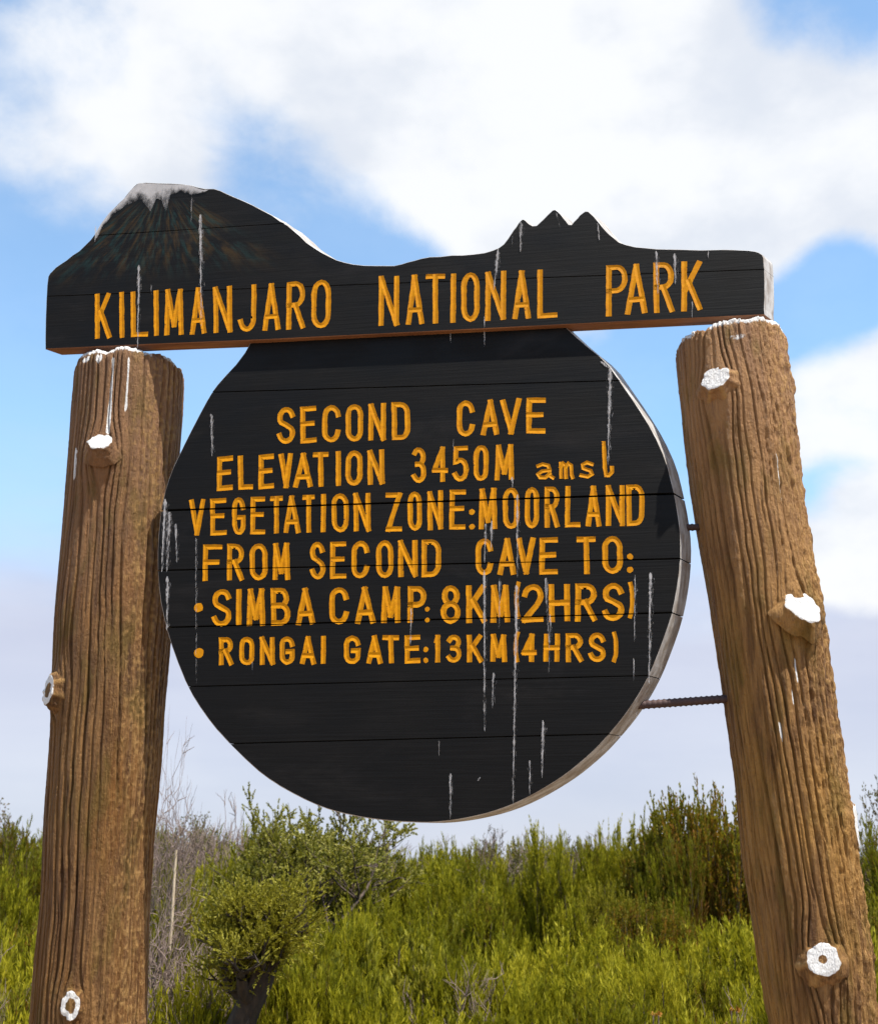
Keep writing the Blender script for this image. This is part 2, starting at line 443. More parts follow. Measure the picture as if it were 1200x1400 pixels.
cen = np.mean(disc_poly, 0)
back_poly = [cen + (p - cen) * .955 for p in disc_poly]
round_board = slab('round_board', back_poly, DY0 + .022, DY1 - .006, SKEW_D * .45, [M['disc'], M['disc']], sign)
round_board['label'] = 'round black plank board with six lines of amber lettering'
lines = [(loc(*a), loc(*b), g) for a, b, g in joints]
for k in range(len(lines) + 1):
    poly = disc_poly
    if k > 0: poly = clip_half(poly, lines[k - 1][0] - [0, lines[k - 1][2] / 2], lines[k - 1][1] - [0, lines[k - 1][2] / 2], False)
    if k < len(lines): poly = clip_half(poly, lines[k][0] + [0, lines[k][2] / 2], lines[k][1] + [0, lines[k][2] / 2], True)
    dz = (0, .0001, 0, .0001, 0, .0001, 0)[k]
    slab('plank', poly, DY0 + dz, DY1, SKEW_D, [M['disc'], M['rim']], round_board, disc_rim)

# --- header board ----------------------------------------------------------
top_px = [(62, 477), (62, 420), (65, 380), (69, 371), (78, 364), (95, 352), (112, 340), (128, 323), (136, 308), (148, 291), (160, 280), (172, 267), (180, 256), (190, 248.5), (225, 250), (258, 251),
          (275, 257), (298, 258), (312, 265), (340, 278), (365, 290), (390, 305), (406, 318), (425, 335), (445, 348), (465, 357), (490, 362), (520, 363), (545, 361), (562, 357), (580, 351),
          (610, 349), (640, 348), (670, 343), (685, 337), (697, 322), (704, 311), (710, 302), (715, 299), (721, 303), (730, 310), (740, 302), (750, 291), (757, 286), (764, 289), (772, 300),
          (779, 309), (787, 300), (795, 291), (802, 287.5), (810, 293), (820, 306), (835, 322), (850, 333), (875, 338), (905, 340), (945, 341), (1000, 340), (1030, 342), (1041, 346), (1045, 353), (1046, 395), (1045, 430)]
HY0, HY1 = -.018, .024
hp = smooth_open(top_px); hp = [p + np.array([rnd.gauss(0, .35), rnd.gauss(0, .35)]) for p in hp]
hpoly = [loc(p[0], p[1], HY0) for p in hp] + [loc(p[0], p[1], HY0) for p in ((767, 444), (640, 450.5), (360, 464.5), (200, 471))]
pk = loc(222, 255, HY0); M['header'] = mat_black_wood('black_painted_header', (pk[0], pk[1]))
hc = loc(555, 400, HY0)
hj = [((62, 326), (1046, 262), .0009), ((62, 405), (1046, 368), .0009)]
hl = [(loc(*a, HY0), loc(*b, HY0), g) for a, b, g in hj]
def h_rim(a, b, ch):
    d = b - a
    if on_joint(a, b, hl): return 0
    return 2 if (d[0] > 0 and abs(d[1]) < abs(d[0]) * .2 and (a[1] + b[1]) / 2 < hl[1][0][1]) else 1
strip = [loc(*p, HY0) for p in ((80, 468), (80, 380), (150, 345), (430, 372), (1030, 352), (1030, 424), (767, 438), (360, 458))]
header = slab('header_board', strip, HY0 + .02, HY1 - .006, SKEW_H * .4, [M['header'], M['header']], sign)
header['label'] = 'long black header board cut to a mountain skyline'
for k in range(3):
    poly = hpoly
    if k > 0: poly = clip_half(poly, hl[k - 1][0] - [0, hl[k - 1][2] / 2], hl[k - 1][1] - [0, hl[k - 1][2] / 2], False)
    if k < 2: poly = clip_half(poly, hl[k][0] + [0, hl[k][2] / 2], hl[k][1] + [0, hl[k][2] / 2], True)
    slab('plank', poly, HY0 + (.0004, 0, -.0004)[k], HY1, SKEW_H, [M['header'], M['rim'], M['under']], header, h_rim)

# --- lettering -------------------------------------------------------------
def arc(cx, cy, rx, ry, a0, a1, n=8):
    return [(cx + rx * math.cos(R(a0 + (a1 - a0) * i / n)), cy + ry * math.sin(R(a0 + (a1 - a0) * i / n))) for i in range(n + 1)]
ring = arc(.5, .74, .5, .26, 0, 180) + arc(.5, .26, .5, .26, 180, 360)
ring = ring + [ring[0]]
GL = {
 'A': [[(0, 0), (.5, 1), (1, 0)], [(.2, .27), (.8, .27)]],
 'B': [[(0, 0), (0, 1), (.55, 1)] + arc(.55, .77, .38, .23, 90, -90, 7) + [(0, .54)], [(.0, .54), (.55, .54)] + arc(.55, .27, .45, .27, 90, -90, 7) + [(0, 0)]],
 'C': [arc(.5, .74, .5, .26, 5, 180) + arc(.5, .26, .5, .26, 180, 355)],
 'D': [[(0, 0), (0, 1), (.5, 1)] + arc(.5, .72, .5, .28, 90, 0, 5) + arc(.5, .28, .5, .28, 0, -90, 5) + [(0, 0)]],
 'E': [[(1, 1), (0, 1), (0, 0), (1, 0)], [(0, .53), (.85, .53)]],
 'F': [[(1, 1), (0, 1), (0, 0)], [(0, .52), (.8, .52)]],
 'G': [arc(.5, .74, .5, .26, 5, 180) + arc(.5, .26, .5, .26, 180, 350) + [(1, .46), (.55, .46)]],
 'H': [[(0, 0), (0, 1)], [(1, 0), (1, 1)], [(0, .5), (1, .5)]],
 'I': [[(.5, 0), (.5, 1)]],
 'J': [[(1, 1), (1, .25)] + arc(.5, .25, .5, .25, 0, -165, 9)],
 'K': [[(0, 0), (0, 1)], [(.95, 1), (.08, .42)], [(.30, .60), (1, 0)]],
 'L': [[(0, 1), (0, 0), (1, 0)]],
 'M': [[(0, 0), (.08, 1), (.5, .18), (.92, 1), (1, 0)]],
 'N': [[(0, 0), (0, 1), (1, 0), (1, 1)]],
 'O': [ring], '0': [ring],
 'P': [[(0, 0), (0, 1), (.5, 1)] + arc(.5, .745, .5, .255, 90, -90, 9) + [(0, .49)]],
 'R': [[(0, 0), (0, 1), (.5, 1)] + arc(.5, .755, .48, .245, 90, -90, 9) + [(0, .51)], [(.45, .51), (1, 0)]],
 'S': [arc(.5, .755, .47, .245, 15, 200, 9) + [(.15, .60), (.5, .51), (.88, .40)] + arc(.5, .25, .5, .25, 20, -165, 10)],
 'T': [[(0, 1), (1, 1)], [(.5, 1), (.5, 0)]],
 'V': [[(0, 1), (.5, 0), (1, 1)]],
 'Z': [[(0, 1), (1, 1), (0, 0), (1, 0)]],
 '1': [[(.1, .84), (.6, 1), (.6, 0)]],
 '2': [arc(.5, .72, .5, .28, 170, -25, 9) + [(.75, .42), (0, 0), (1, 0)]],
 '3': [arc(.48, .76, .46, .24, 150, -70, 9) + [(.35, .52)] , [(.35, .53)] + arc(.48, .26, .52, .27, 80, -150, 10)],
 '4': [[(.72, 0), (.72, 1), (0, .3), (1, .3)]],
 '5': [[(.95, 1), (.12, 1), (.08, .56)] + arc(.48, .31, .52, .31, 125, -150, 11)],
 '8': [arc(.5, .76, .42, .24, -90, 270, 14), arc(.5, .26, .5, .26, 90, 450, 14)],
 '(': [arc(1.0, .5, 1.0, .56, 118, 242, 9)], ')': [arc(0, .5, 1.0, .56, 62, -62, 9)],
 'a': [[(.05, .88), (.35, 1), (.72, .9), (.80, .6), (.80, .15), (1, .0)], [(.8, .55), (.3, .5), (.02, .28), (.15, .03), (.5, .03), (.8, .3)]],
 'm': [[(.06, 0), (.06, 1)], [(.06, .75), (.25, 1), (.45, .85), (.47, 0)], [(.47, .75), (.68, 1), (.9, .85), (.94, .15), (1, 0)]],
 's': [[(.9, .88), (.5, 1), (.15, .85), (.2, .6), (.8, .42), (.95, .18), (.6, 0), (.05, .1)]],
 'l': [[(.25, 1), (.32, .25), (.45, .02), (.7, .02), (1, .12), (1, .25)]],
}
# per line: (top y, bottom y) at two x positions, then letters with the x range they span
TXT = [
 ('H', (152, 399, 463), (440, 381.5, 449), 8.2, 'KILIMANJARO', [(129, 153), (162, 170), (178, 203), (209, 218), (224, 252), (259, 283), (291, 318), (325, 351), (358, 384), (391, 418), (425, 453)]),
 ('H', (530, 376, 446), (750, 367, 435), 8.2, 'NATIONAL', [(517, 546), (554, 580), (581, 609), (615, 623), (630, 656), (663, 692), (700, 726), (734, 762)]),
 ('H', (840, 361, 432), (950, 356, 425), 8.2, 'PARK', [(828, 858), (854, 885), (893, 922), (931, 960)]),
 ('D', (391, 556, 607), (548, 549, 602), 8.0, 'SECOND', [(378, 404), (410, 433), (440, 466), (472, 497), (503, 528), (535, 561)]),
 ('D', (636, 547, 597), (732, 543, 593), 8.0, 'CAVE', [(624, 649), (657, 683), (684, 713), (719, 746)]),
 ('D', (308, 623, 671), (514, 614, 663), 8.0, 'ELEVATION', [(296, 319), (325, 346), (353, 375), (381, 401), (401, 428), (427, 450), (458, 465), (472, 496), (502, 526)]),
 ('D', (572, 611, 660), (690, 607, 657), 7.4, '3450M', [(562, 583), (590, 613), (618, 641), (647, 668), (676, 703)]),
 ('D', (744, 632, 656), (815, 629, 654), 5.4, 'ams', [(732, 758), (763, 785), (791, 813)]),
 ('D', (819, 603, 654), (839, 602, 653), 5.6, 'l', [(819, 839)]),
 ('D', (270, 682, 733), (495, 673, 727), 7.4, 'VEGETATION', [(258, 281), (287, 310), (317, 336), (342, 363), (369, 387), (387, 411), (413, 431), (438, 445), (453, 477), (483, 507)]),
 ('D', (538, 673, 727), (626, 669, 724), 7.4, 'ZONE', [(527, 550), (557, 577), (584, 606), (614, 637)]),
 ('D', (667, 667, 724), (868, 662, 719), 7.4, 'MOORLAND', [(654, 680), (687, 710), (717, 737), (744, 765), (772, 794), (800, 822), (828, 854), (856, 881)]),
 ('D', (290, 744, 795), (590, 737, 789), 7.6, 'FROMSECOND', [(277, 304), (310, 334), (341, 366), (372, 397), (423, 445), (451, 474), (480, 505), (514, 538), (544, 571), (576, 603)]),
 ('D', (660, 736, 787), (802, 733.5, 785), 7.8, 'CAVETO', [(650, 674), (680, 706), (706, 732), (737, 763), (788, 815), (823, 851)]),
 ('D', (303, 805, 857), (570, 801, 852), 8.0, 'SIMBACAMP', [(289, 317), (322, 331), (337, 363), (370, 397), (404, 431), (450, 477), (485, 513), (521, 548), (557, 583)]),
 ('D', (616, 800, 853), (838, 797, 849), 8.0, '8KM2HRS', [(602, 630), (637, 665), (670, 697), (713, 743), (750, 779), (786, 816), (823, 853)]),
 ('D', (703, 795, 846), (867, 795, 846), 5.8, '()', [(703, 714), (856, 867)]),
 ('D', (309, 871, 910), (564, 868, 907), 7.2, 'RONGAIGATE', [(299, 319), (327, 348), (355, 376), (382, 403), (410, 432), (438, 446), (470, 493), (501, 523), (523, 546), (553, 575)]),
 ('D', (600, 868, 906), (816, 865, 905), 7.0, '13KM4HRS', [(593, 603), (610, 631), (638, 660), (670, 693), (713, 734), (743, 765), (773, 797), (804, 828)]),
 ('D', (702, 863, 906), (845, 863, 906), 5.8, '()', [(702, 712), (834, 845)]),
]
def ribbon_strokes(name, strokes, hw, y, parent, seed):
    """painted, V-cut-looking strokes: a low ridge with slightly ragged edges"""
    rg = random.Random(seed); V, Fa, E = [], [], []
    cut = []
    for st in strokes:
        cur = [st[0]]
        for i in range(1, len(st)):
            cur.append(st[i])
            if i < len(st) - 1:
                a, b = st[i] - st[i - 1], st[i + 1] - st[i]
                if a @ b < -.25 * np.linalg.norm(a) * np.linalg.norm(b): cut.append(cur); cur = [st[i]]
        cut.append(cur)
    for si, st in enumerate(cut):
        P = resample(st, hw * 1.6); n = len(P); closed = np.linalg.norm(P[0] - P[-1]) < 1e-6
        if closed: P = P[:-1]; n -= 1
        T = []
        for i in range(n):
            a = P[(i - 1) % n] if (closed or i > 0) else P[i]
            b = P[(i + 1) % n] if (closed or i < n - 1) else P[i]
            d0 = P[i] - a; d1 = b - P[i]
            l0, l1 = np.linalg.norm(d0), np.linalg.norm(d1)
            d0 = d0 / l0 if l0 > 1e-9 else d1 / l1
            d1 = d1 / l1 if l1 > 1e-9 else d0
            t = d0 + d1; tl = np.linalg.norm(t)
            t = t / tl if tl > .3 else np.array([-(d0 - d1)[1], (d0 - d1)[0]]) / np.linalg.norm(d0 - d1)
            cosh = max(.45, abs(t @ d1)); T.append((t, 1 / cosh))
        if not closed:
            P[0] = P[0] - T[0][0] * hw * rg.uniform(.75, 1.0); P[-1] = P[-1] + T[-1][0] * hw * rg.uniform(.75, 1.0)
        b0 = len(V); yy = y - .00006 * si
        for i in range(n):
            t, k = T[i]; nn = np.array([-t[1], t[0]])
            wl, wr = hw * k * rg.uniform(.84, 1.03), hw * k * rg.uniform(.84, 1.03)
            for q, o_ in enumerate((wl, 0.0, -wr)):
                p = P[i] + nn * o_; V.append((p[0], yy, p[1])); E.append(1.0 if q != 1 else 0.0)
        m = n if closed else n - 1
        for i in range(m):
            j = (i + 1) % n
            for q in range(2):
                Fa.append([b0 + 3 * i + q, b0 + 3 * j + q, b0 + 3 * j + q + 1, b0 + 3 * i + q + 1])
    me = fast_mesh(name, np.array(V), np.array(Fa), [M['letter']], attrs={'edge': E})
    # face the viewer (-y)
    nrm = np.zeros(len(me.polygons) * 3); me.polygons.foreach_get('normal', nrm)
    if nrm[1::3].sum() > 0: me.flip_normals()
    zs = [v[2] for v in V]; xm = sum(v[0] for v in V) / len(V)
    for (a, b, g) in (hl if parent is header else lines):
        zj = a[1] + (b[1] - a[1]) * (xm - a[0]) / (b[0] - a[0])
        if g < .0015 or not min(zs) < zj < max(zs): continue
        d = (b - a) / np.linalg.norm(b - a); nz = Vector((-d[1], 0, d[0]))
        bm = bmesh.new(); bm.from_mesh(me)
        for sg in (-.5, .5):
            bmesh.ops.bisect_plane(bm, geom=bm.verts[:] + bm.edges[:] + bm.faces[:], dist=1e-6, plane_co=(a[0], 0, a[1] + sg * g), plane_no=nz)
        bmesh.ops.delete(bm, geom=[f for f in bm.faces if abs((f.calc_center_median() - Vector((a[0], 0, a[1]))).dot(nz)) < g * .5], context='FACES')
        bm.to_mesh(me); bm.free()
    return new_obj(name, me, parent)
seed = 0
for where, A_, B_, sw, word, rng_ in TXT:
    par = header if where == 'H' else round_board
    off = HY0 - .0007 if where == 'H' else DY0 - .0003
    for ch, (x0, x1) in zip(word, rng_):
        seed += 1
        def ty(x, k): return A_[k] + (B_[k] - A_[k]) * (x - A_[0]) / (B_[0] - A_[0])
        h = sw / 2; rr = random.Random(seed * 7)
        j = [rr.uniform(-.8, .8) for _ in range(4)]
        strokes = []
        for st in GL[ch]:
            pts = []
            for gx, gy in st:
                xa, xb = x0 + h, x1 - h
                if ch in 'IK1(' and xb - xa < 1: xb = xa + 1
                px = xa + (xb - xa) * gx + j[0] * (gy - .5)
                t_, b_ = ty(px, 1) + h, ty(px, 2) - h
                if len(st) <= 4 and ch not in '()': pass
                pts.append(loc(px, b_ + (t_ - b_) * gy + j[1] * (gx - .5), off))
            strokes.append(pts)
        ribbon_strokes('letter', strokes, h * PXM * (1.0), off, par, seed)
def dots(name, spots, r, off, parent):
    V, Fa = [], []
    for (px, py) in spots:
        c = loc(px, py, off); b0 = len(V); n = 12
        V.append((c[0], off - .0002, c[1]))
        for i in range(n):
            a = 2 * math.pi * i / n; q = r * PXM * rnd.uniform(.9, 1.1); V.append((c[0] + q * math.cos(a), off, c[1] + q * math.sin(a)))
        for i in range(n): Fa.append([b0, b0 + 1 + i, b0 + 1 + (i + 1) % n])
    return new_obj(name, fast_mesh(name, np.array(V), np.array(Fa), [M['letter']], attrs={'edge': [0] * len(V)}), parent)
off = DY0 - .0003
dots('colon_dot', [(645, 700)], 4.0, off, round_board)
dots('colon_dot', [(645, 720)], 4.0, off, round_board)
dots('colon_dot', [(861, 761)], 4.0, off, round_board)
dots('colon_dot', [(861, 779)], 4.0, off, round_board)
dots('colon_dot', [(584, 833)], 3.2, off, round_board)
dots('colon_dot', [(584, 848)], 3.2, off, round_board)
dots('colon_dot', [(582, 888)], 3.4, off, round_board)
dots('colon_dot', [(582, 903)], 3.4, off, round_board)
dots('bullet_dot', [(271, 831)], 6.6, off, round_board)
dots('bullet_dot', [(272, 893)], 6.6, off, round_board)

# --- white drips and the painted snow cap ------------------------------------
def drip(x, y0, y1, w, parent, off, d=.75, lean=0.0, taper=.6):
    rg = random.Random(int(x * 13 + y0)); n = max(4, int((y1 - y0) / 3)); V, A = [], []
    for i in range(n + 1):
        t = i / n; y = y0 + (y1 - y0) * t; xx = x + lean * t + rg.gauss(0, .2)
        ww = .62 * w * (1 - taper * t) * rg.uniform(.6, 1.3) * (.4 if i in (0, n) else 1)
        for q in (-.5, 0, .5):
            p = loc(xx + ww * q, y, off); V.append((p[0], off, p[1])); A.append(d * (1 if q == 0 else .55) * (1 - .25 * t) * rg.uniform(.8, 1.15))
    I = np.arange((n + 1) * 3).reshape(n + 1, 3)
    Q = np.stack([I[:-1, :-1], I[:-1, 1:], I[1:, 1:], I[1:, :-1]], -1).reshape(-1, 4)[:, ::-1]
    new_obj('paint_drip', fast_mesh('paint_drip', np.array(V), Q, [M['drip']], attrs={'dens': A}), parent)
ho, do = HY0 - .0016, DY0 - .0012
def drips_(a, parent, off):
    drip(a[0], a[1], a[2], a[3], parent, off, a[4], a[5])
    if a[2] - a[1] > 28: drip(a[0] + .8, a[1] + 5, a[2] - 4, a[3] * 2.0, parent, off - .0004, a[4] * .47, a[5], .3)
for a in [(190, 362, 476, 6, .95, -2), (274, 293, 446, 7, .95, 1), (207, 389, 402, 3, .8, 0), (712, 303, 344, 6.5, 1.0, -1), (817, 305, 328, 5, .9, 2), (681, 340, 396, 7, .95, -6), (897, 343, 402, 6, .85, 2),
          (922, 346, 388, 8, .9, 1), (968, 342, 353, 3, .9, 0), (946, 412, 434, 3.5, .95, 0), (662, 432, 449, 3, .8, 0), (262, 266, 304, 5, .6, -1), (131, 308, 330, 6, .95, -1), (700, 322, 340, 3, .6, 0),
          (760, 290, 312, 5, .5, 6)]:
    drips_(a, header, ho)
for a in [(834, 500, 635, 8, .95, -3), (822, 494, 503, 14, .9, 10), (289, 566, 625, 6, .9, 1), (226, 682, 782, 7, 1.0, -5), (232, 700, 782, 11, .8, -4), (240, 716, 770, 6, .85, 2), (229, 788, 862, 7, .95, -1),
          (268, 735, 935, 4, .62, 0), (664, 716, 770, 5, .85, -2), (672, 712, 752, 5, .95, -1), (662, 780, 1000, 6, .88, 0), (674, 920, 968, 6, .8, -1), (683, 790, 860, 5, .7, -1), (707, 676, 790, 5, .85, 0), (706, 800, 1102, 7, .92, -5),
          (746, 790, 880, 7, .7, 4), (752, 840, 920, 5, .7, -2), (868, 786, 878, 4, .8, -1), (889, 783, 935, 7, .95, -2), (866, 900, 932, 4, .8, 0), (742, 985, 1064, 7, .88, -1), (724, 1040, 1088, 6, .8, 0), (616, 1058, 1120, 6, .92, -1),
          (600, 1012, 1034, 3, .75, 0), (656, 1063, 1068, 8, .85, -3), (562, 832, 882, 5, .8, -1), (662, 450, 474, 6, .9, 0), (700, 652, 668, 7, .9, 0), (616, 455, 468, 5, .8, 0), (345, 905, 920, 3, .6, 0), (870, 955, 990, 4, .5, 0), (620, 600, 625, 3, .6, 0)]:
    drips_(a, round_board, do)
def snow():
    top = [(131, 318), (137, 307), (149, 291), (161, 280), (173, 267.5), (181, 257), (190, 250), (205, 250.5), (225, 251.5), (245, 252), (259, 253), (276, 259), (285, 259)]
    bot = [(132, 326), (141, 309), (155, 293), (170, 282), (182, 276), (192, 272), (199, 280), (206, 289), (214, 270), (221, 274), (227, 293), (233, 266), (246, 262), (262, 266), (280, 262)]
    T = resample(top, 4); k = 60; V, A = [], []
    ta = np.array(top, float); ba = np.array(bot, float)
    def at(a, t):
        s = np.concatenate([[0], np.cumsum(np.abs(np.diff(a[:, 0])))]); s /= s[-1]
        return np.array([np.interp(t, s, a[:, 0]), np.interp(t, s, a[:, 1])])
    for i in range(k + 1):
        p, q = at(ta, i / k), at(ba, i / k)
        for f in (0, .5, 1):
            m_ = p + (q - p) * f; l_ = loc(m_[0], m_[1], ho); V.append((l_[0], ho, l_[1])); A.append((1.0, .74, .40)[int(f * 2)])
    I = np.arange((k + 1) * 3).reshape(k + 1, 3)
    Q = np.stack([I[:-1, :-1], I[:-1, 1:], I[1:, 1:], I[1:, :-1]], -1).reshape(-1, 4)
    me = fast_mesh('snow_cap', np.array(V), Q, [mat_drip('smeared_snow_paint', (45, 20, 24), 1.5)], attrs={'dens': A})
    new_obj('snow_cap', me, header)
snow()

# --- posts -------------------------------------------------------------------
def post(edges_l, edges_r, ytop, off, mat, seed, knots, drips, label, crust_az, rough, tilt=0.0):
    """log-like post built round the axis seen in the photograph; y (depth) from the board it carries"""
    zt = loc((edges_l[0][0] + edges_r[0][0]) / 2, ytop, off - .12)[1]      # the near rim of the top shows at row ytop
    ytop = min(np.arange(ytop - 40, ytop + 60, .5), key=lambda q: abs(loc((edges_l[0][0] + edges_r[0][0]) / 2, q, off)[1] - zt))
    ys = np.linspace(ytop, 1400, 30)
    L = np.array(edges_l, float); Rr = np.array(edges_r, float)
    xl = np.interp(ys, L[:, 1], L[:, 0]); xr = np.interp(ys, Rr[:, 1], Rr[:, 0])
    a = np.array([loc(x, y, off) for x, y in zip(xl, ys)]); b = np.array([loc(x, y, off) for x, y in zip(xr, ys)])
    cx = (a[:, 0] + b[:, 0]) / 2; rad = (b[:, 0] - a[:, 0]) / 2 * .97; z = (a[:, 1] + b[:, 1]) / 2
    slope = (cx[-1] - cx[0]) / (z[-1] - z[0])
    order = np.argsort(z); z, cx, rad = z[order], cx[order], rad[order]
    ztop, zlow = z[-1], z[0]
    zz = np.concatenate([np.linspace(-.35, zlow - .06, 40), np.linspace(zlow - .05, ztop, 450)])
    def C(h): return np.where(h < zlow, cx[0] + slope * (h - zlow), np.interp(h, z, cx))
    def RD(h): return np.where(h < zlow, rad[0] + .03 * np.clip(zlow - h, 0, 1), np.interp(h, z, rad))
    n = 400; u = np.arange(n) / n; H = len(zz)
    Ug, Zg = np.meshgrid(u, zz); v = (Zg + .35) / (ztop + .35); span = ztop + .35
    warp = (vnoise(Ug, v, 5, span / .45, seed) - .5) * .040 + (vnoise(Ug, v, 14, span / .22, seed + 1) - .5) * .009 + (vnoise(Ug, v, 40, span / .05, seed + 21) - .5) * .004
    az = 2 * np.pi * Ug; swell = np.zeros_like(Ug)
    KN = []
    for kk in knots:                                                        # bark swells and parts round every stub
        zc = loc(kk[0], kk[1], off - .8 * float(np.mean(rad)))[1]; KN.append(zc)
        da = ((az - R(kk[2]) + np.pi) % (2 * np.pi)) - np.pi; dz_ = (Zg - zc + (.016 if kk[3] > 15 else 0)) / (kk[4] * 2.5)
        dx_ = da * RD(zz)[:, None] / (kk[4] * 2.0); e = np.exp(-(dx_ ** 2 + dz_ ** 2) ** 1.15)
        swell += e * (kk[5] * .45 + .002); warp = warp - .020 * np.sign(da) * e * np.clip(np.abs(da) * 8, 0, 1)
    un = Ug + warp
    ph = 46 * un + 1.5 * vnoise(un, v, 23, span / .9, seed + 2)
    fr = np.abs((ph % 1.0) - .5)                                             # 0 in the middle of a groove
    act = np.clip(vnoise(un, v, 46, span / .38, seed + 3) * 1.6 - .05, 0, 1)
    wd = .075 + .08 * vnoise(un, v, 30, span / .2, seed + 22)
    groove = np.exp(-(fr / wd) ** 2) * act
    ph2 = 83 * (un + .4 * warp); groove2 = np.exp(-(np.abs((ph2 % 1.0) - .5) / .2) ** 2) * np.clip(vnoise(un, v, 83, span / .09, seed + 23) * 2 - 1.0, 0, 1)
    rib = vnoise(un, v, 46, span / .28, seed + 24)
    big = vnoise(Ug, v, 6, span / .25, seed + 4) - .5
    lump = np.clip(vnoise(un, v, 60, span / .022, seed + 5) - .72, 0, 1) * 3 * vnoise(Ug, v, 9, span / .15, seed + 6)
    crust = vnoise(Ug, v, 170, span / .009, seed + 7)
    side = np.clip(np.cos(az - crust_az) * 1.3 - .35, 0, 1)                    # rough, flaking flank
    flake = vnoise(un, v, 95, span / .06, seed + 9) * vnoise(un, v, 150, span / .020, seed + 10)
    disp = -.0092 * groove - .0042 * groove2 + .004 * (rib - .5) + .011 * big + .004 * lump * rough + .0020 * (crust - .5) * (.35 + 1.4 * side * rough) + .016 * side * rough * (flake - .25) + swell
    rimd = np.clip((Zg - (ztop - .035)) / .035, 0, 1)
    disp += (-.012 if tilt == 0 else -.006) * rimd ** 2.5 + .006 * rimd * (crust - .5)
    rr = RD(zz)[:, None] + disp
    ztopv = Zg + rimd * .016 * (vnoise(Ug, v, 24, 3, seed + 8) - .6) + tilt * np.cos(az) * np.clip((Zg - (ztop - .15)) / .15, 0, 1)
    X = C(zz)[:, None] + rr * np.cos(az); Y = off + rr * np.sin(az)
    V = np.stack([X, Y, ztopv], -1).reshape(-1, 3)
    # paint mask: white splash round the rim and runs down the face
    paint = np.clip(rimd * 1.1 - .25, 0, 1) * (vnoise(Ug, v, 20, 4, seed + 11) > .3)
    for (da, z1, z0, w_) in drips:
        k = np.clip((Zg - z0) / .02, 0, 1) * np.clip((z1 - Zg) / .02, 0, 1)
        dd = np.abs(((az - da + np.pi) % (2 * np.pi)) - np.pi) * RD(zz)[:, None]
        paint = np.maximum(paint, k * np.clip(1.6 - 1.25 * dd / (w_ * (.6 + .8 * vnoise(Ug * 0, v, 3, span / .03, seed + 12))), 0, 1))
    I = np.arange(H * n).reshape(H, n); J = np.roll(I, -1, 1)
    Q = np.stack([I[:-1], J[:-1], J[1:], I[1:]], -1).reshape(-1, 4)
    # cap
    c0 = len(V); V = np.vstack([V, [[float(C(np.array(ztop))), off, ztop - .008]]])
    Tt = np.stack([I[-1], J[-1], np.full(n, c0)], -1)
    me = fast_mesh('post', V, [Q, Tt], [mat], attrs={'paint': np.append(paint.ravel(), .55), 'crust': np.append((side * crust).ravel(), 0)}, smooth=True)
    po = new_obj('post', me, sign); po['label'] = label
    # sawn branch stubs
    for (px, py, azd, eld, r, ln, ringy, sd) in knots:
        zc = loc(px, py, off - .8 * float(np.mean(rad)))[1]
        rc = float(RD(np.array(zc))); a_ = R(azd)
        ax = np.array([math.cos(a_) * math.cos(R(eld)), math.sin(a_) * math.cos(R(eld)), math.sin(R(eld))])
        out = np.array([math.cos(a_), math.sin(a_), 0])
        base = np.array([float(C(np.array(zc))), off, zc]) + out * (rc - .012) - np.array([0, 0, .012 if eld > 20 else 0])
        t1 = np.cross(ax, [0, 0, 1]); t1 /= np.linalg.norm(t1); t2 = np.cross(t1, ax)
        nk = 64
        prof = [(0, 1.62), (.30, 1.46), (.50, 1.31), (.66, 1.19), (.79, 1.11), (.90, 1.05), (.97, 1.0), (1.0, .93), (1.0, .72), (1.005, .50), (1.0, .34), (.99, .20), (.985, .0)]
        Vv, P_ = [], []
        th = np.arange(nk) / nk; tot = ln + .016
        wob = 1 + .12 * (vnoise(th, th * 0, 6, 1, sd) - .5) * 2 + .07 * (vnoise(th, th * 0, 17, 1, sd + 3) - .5) * 2
        rid = 1.5 * (vnoise(th, th * 0, 22, 1, sd + 1) - .5)
        for i, (f, q) in enumerate(prof):
            qq = q * r * wob * (1 + (.11 * rid if i < 6 else .02 * rid))
            if i < 7: qq = qq * (1 + .10 * (vnoise(th, th * 0 + i / 13, 34, 13, sd + 9) - .5))
            pts = base + ax * (tot * f + (.003 * rid[:, None] if i in (6, 7) else 0)) + np.cos(2 * np.pi * th)[:, None] * t1 * qq[:, None] + np.sin(2 * np.pi * th)[:, None] * t2 * qq[:, None] * (1.35 if ringy > 1 else 1.0)
            Vv.append(pts)
            pv = 0.0
            if i in (5, 6): pv = -.15 + .75 * (i - 4.4) * vnoise(th, th * 0, 11, 1, sd + 5)
            if i >= 7: pv = .64 + .6 * vnoise(th + i * .03, th * 0 + i / 13, 9, 4, sd + 6)
            if ringy and i >= 9: pv = (-.05 if i > 9 else .5) if ringy > 1 else (1.0 if i < 11 else .1)
            P_.append(np.zeros(nk) + pv)
        Vv = np.vstack(Vv); I = np.arange(len(prof) * nk).reshape(len(prof), nk); J = np.roll(I, -1, 1)
        Q = np.stack([I[:-1], I[1:], J[1:], J[:-1]], -1).reshape(-1, 4)
        me = fast_mesh('knot', Vv, Q, [mat], attrs={'paint': np.concatenate(P_), 'crust': np.tile(.1 + rid, len(prof))}, smooth=True)
        new_obj('knot', me, po)
    return po, C, RD

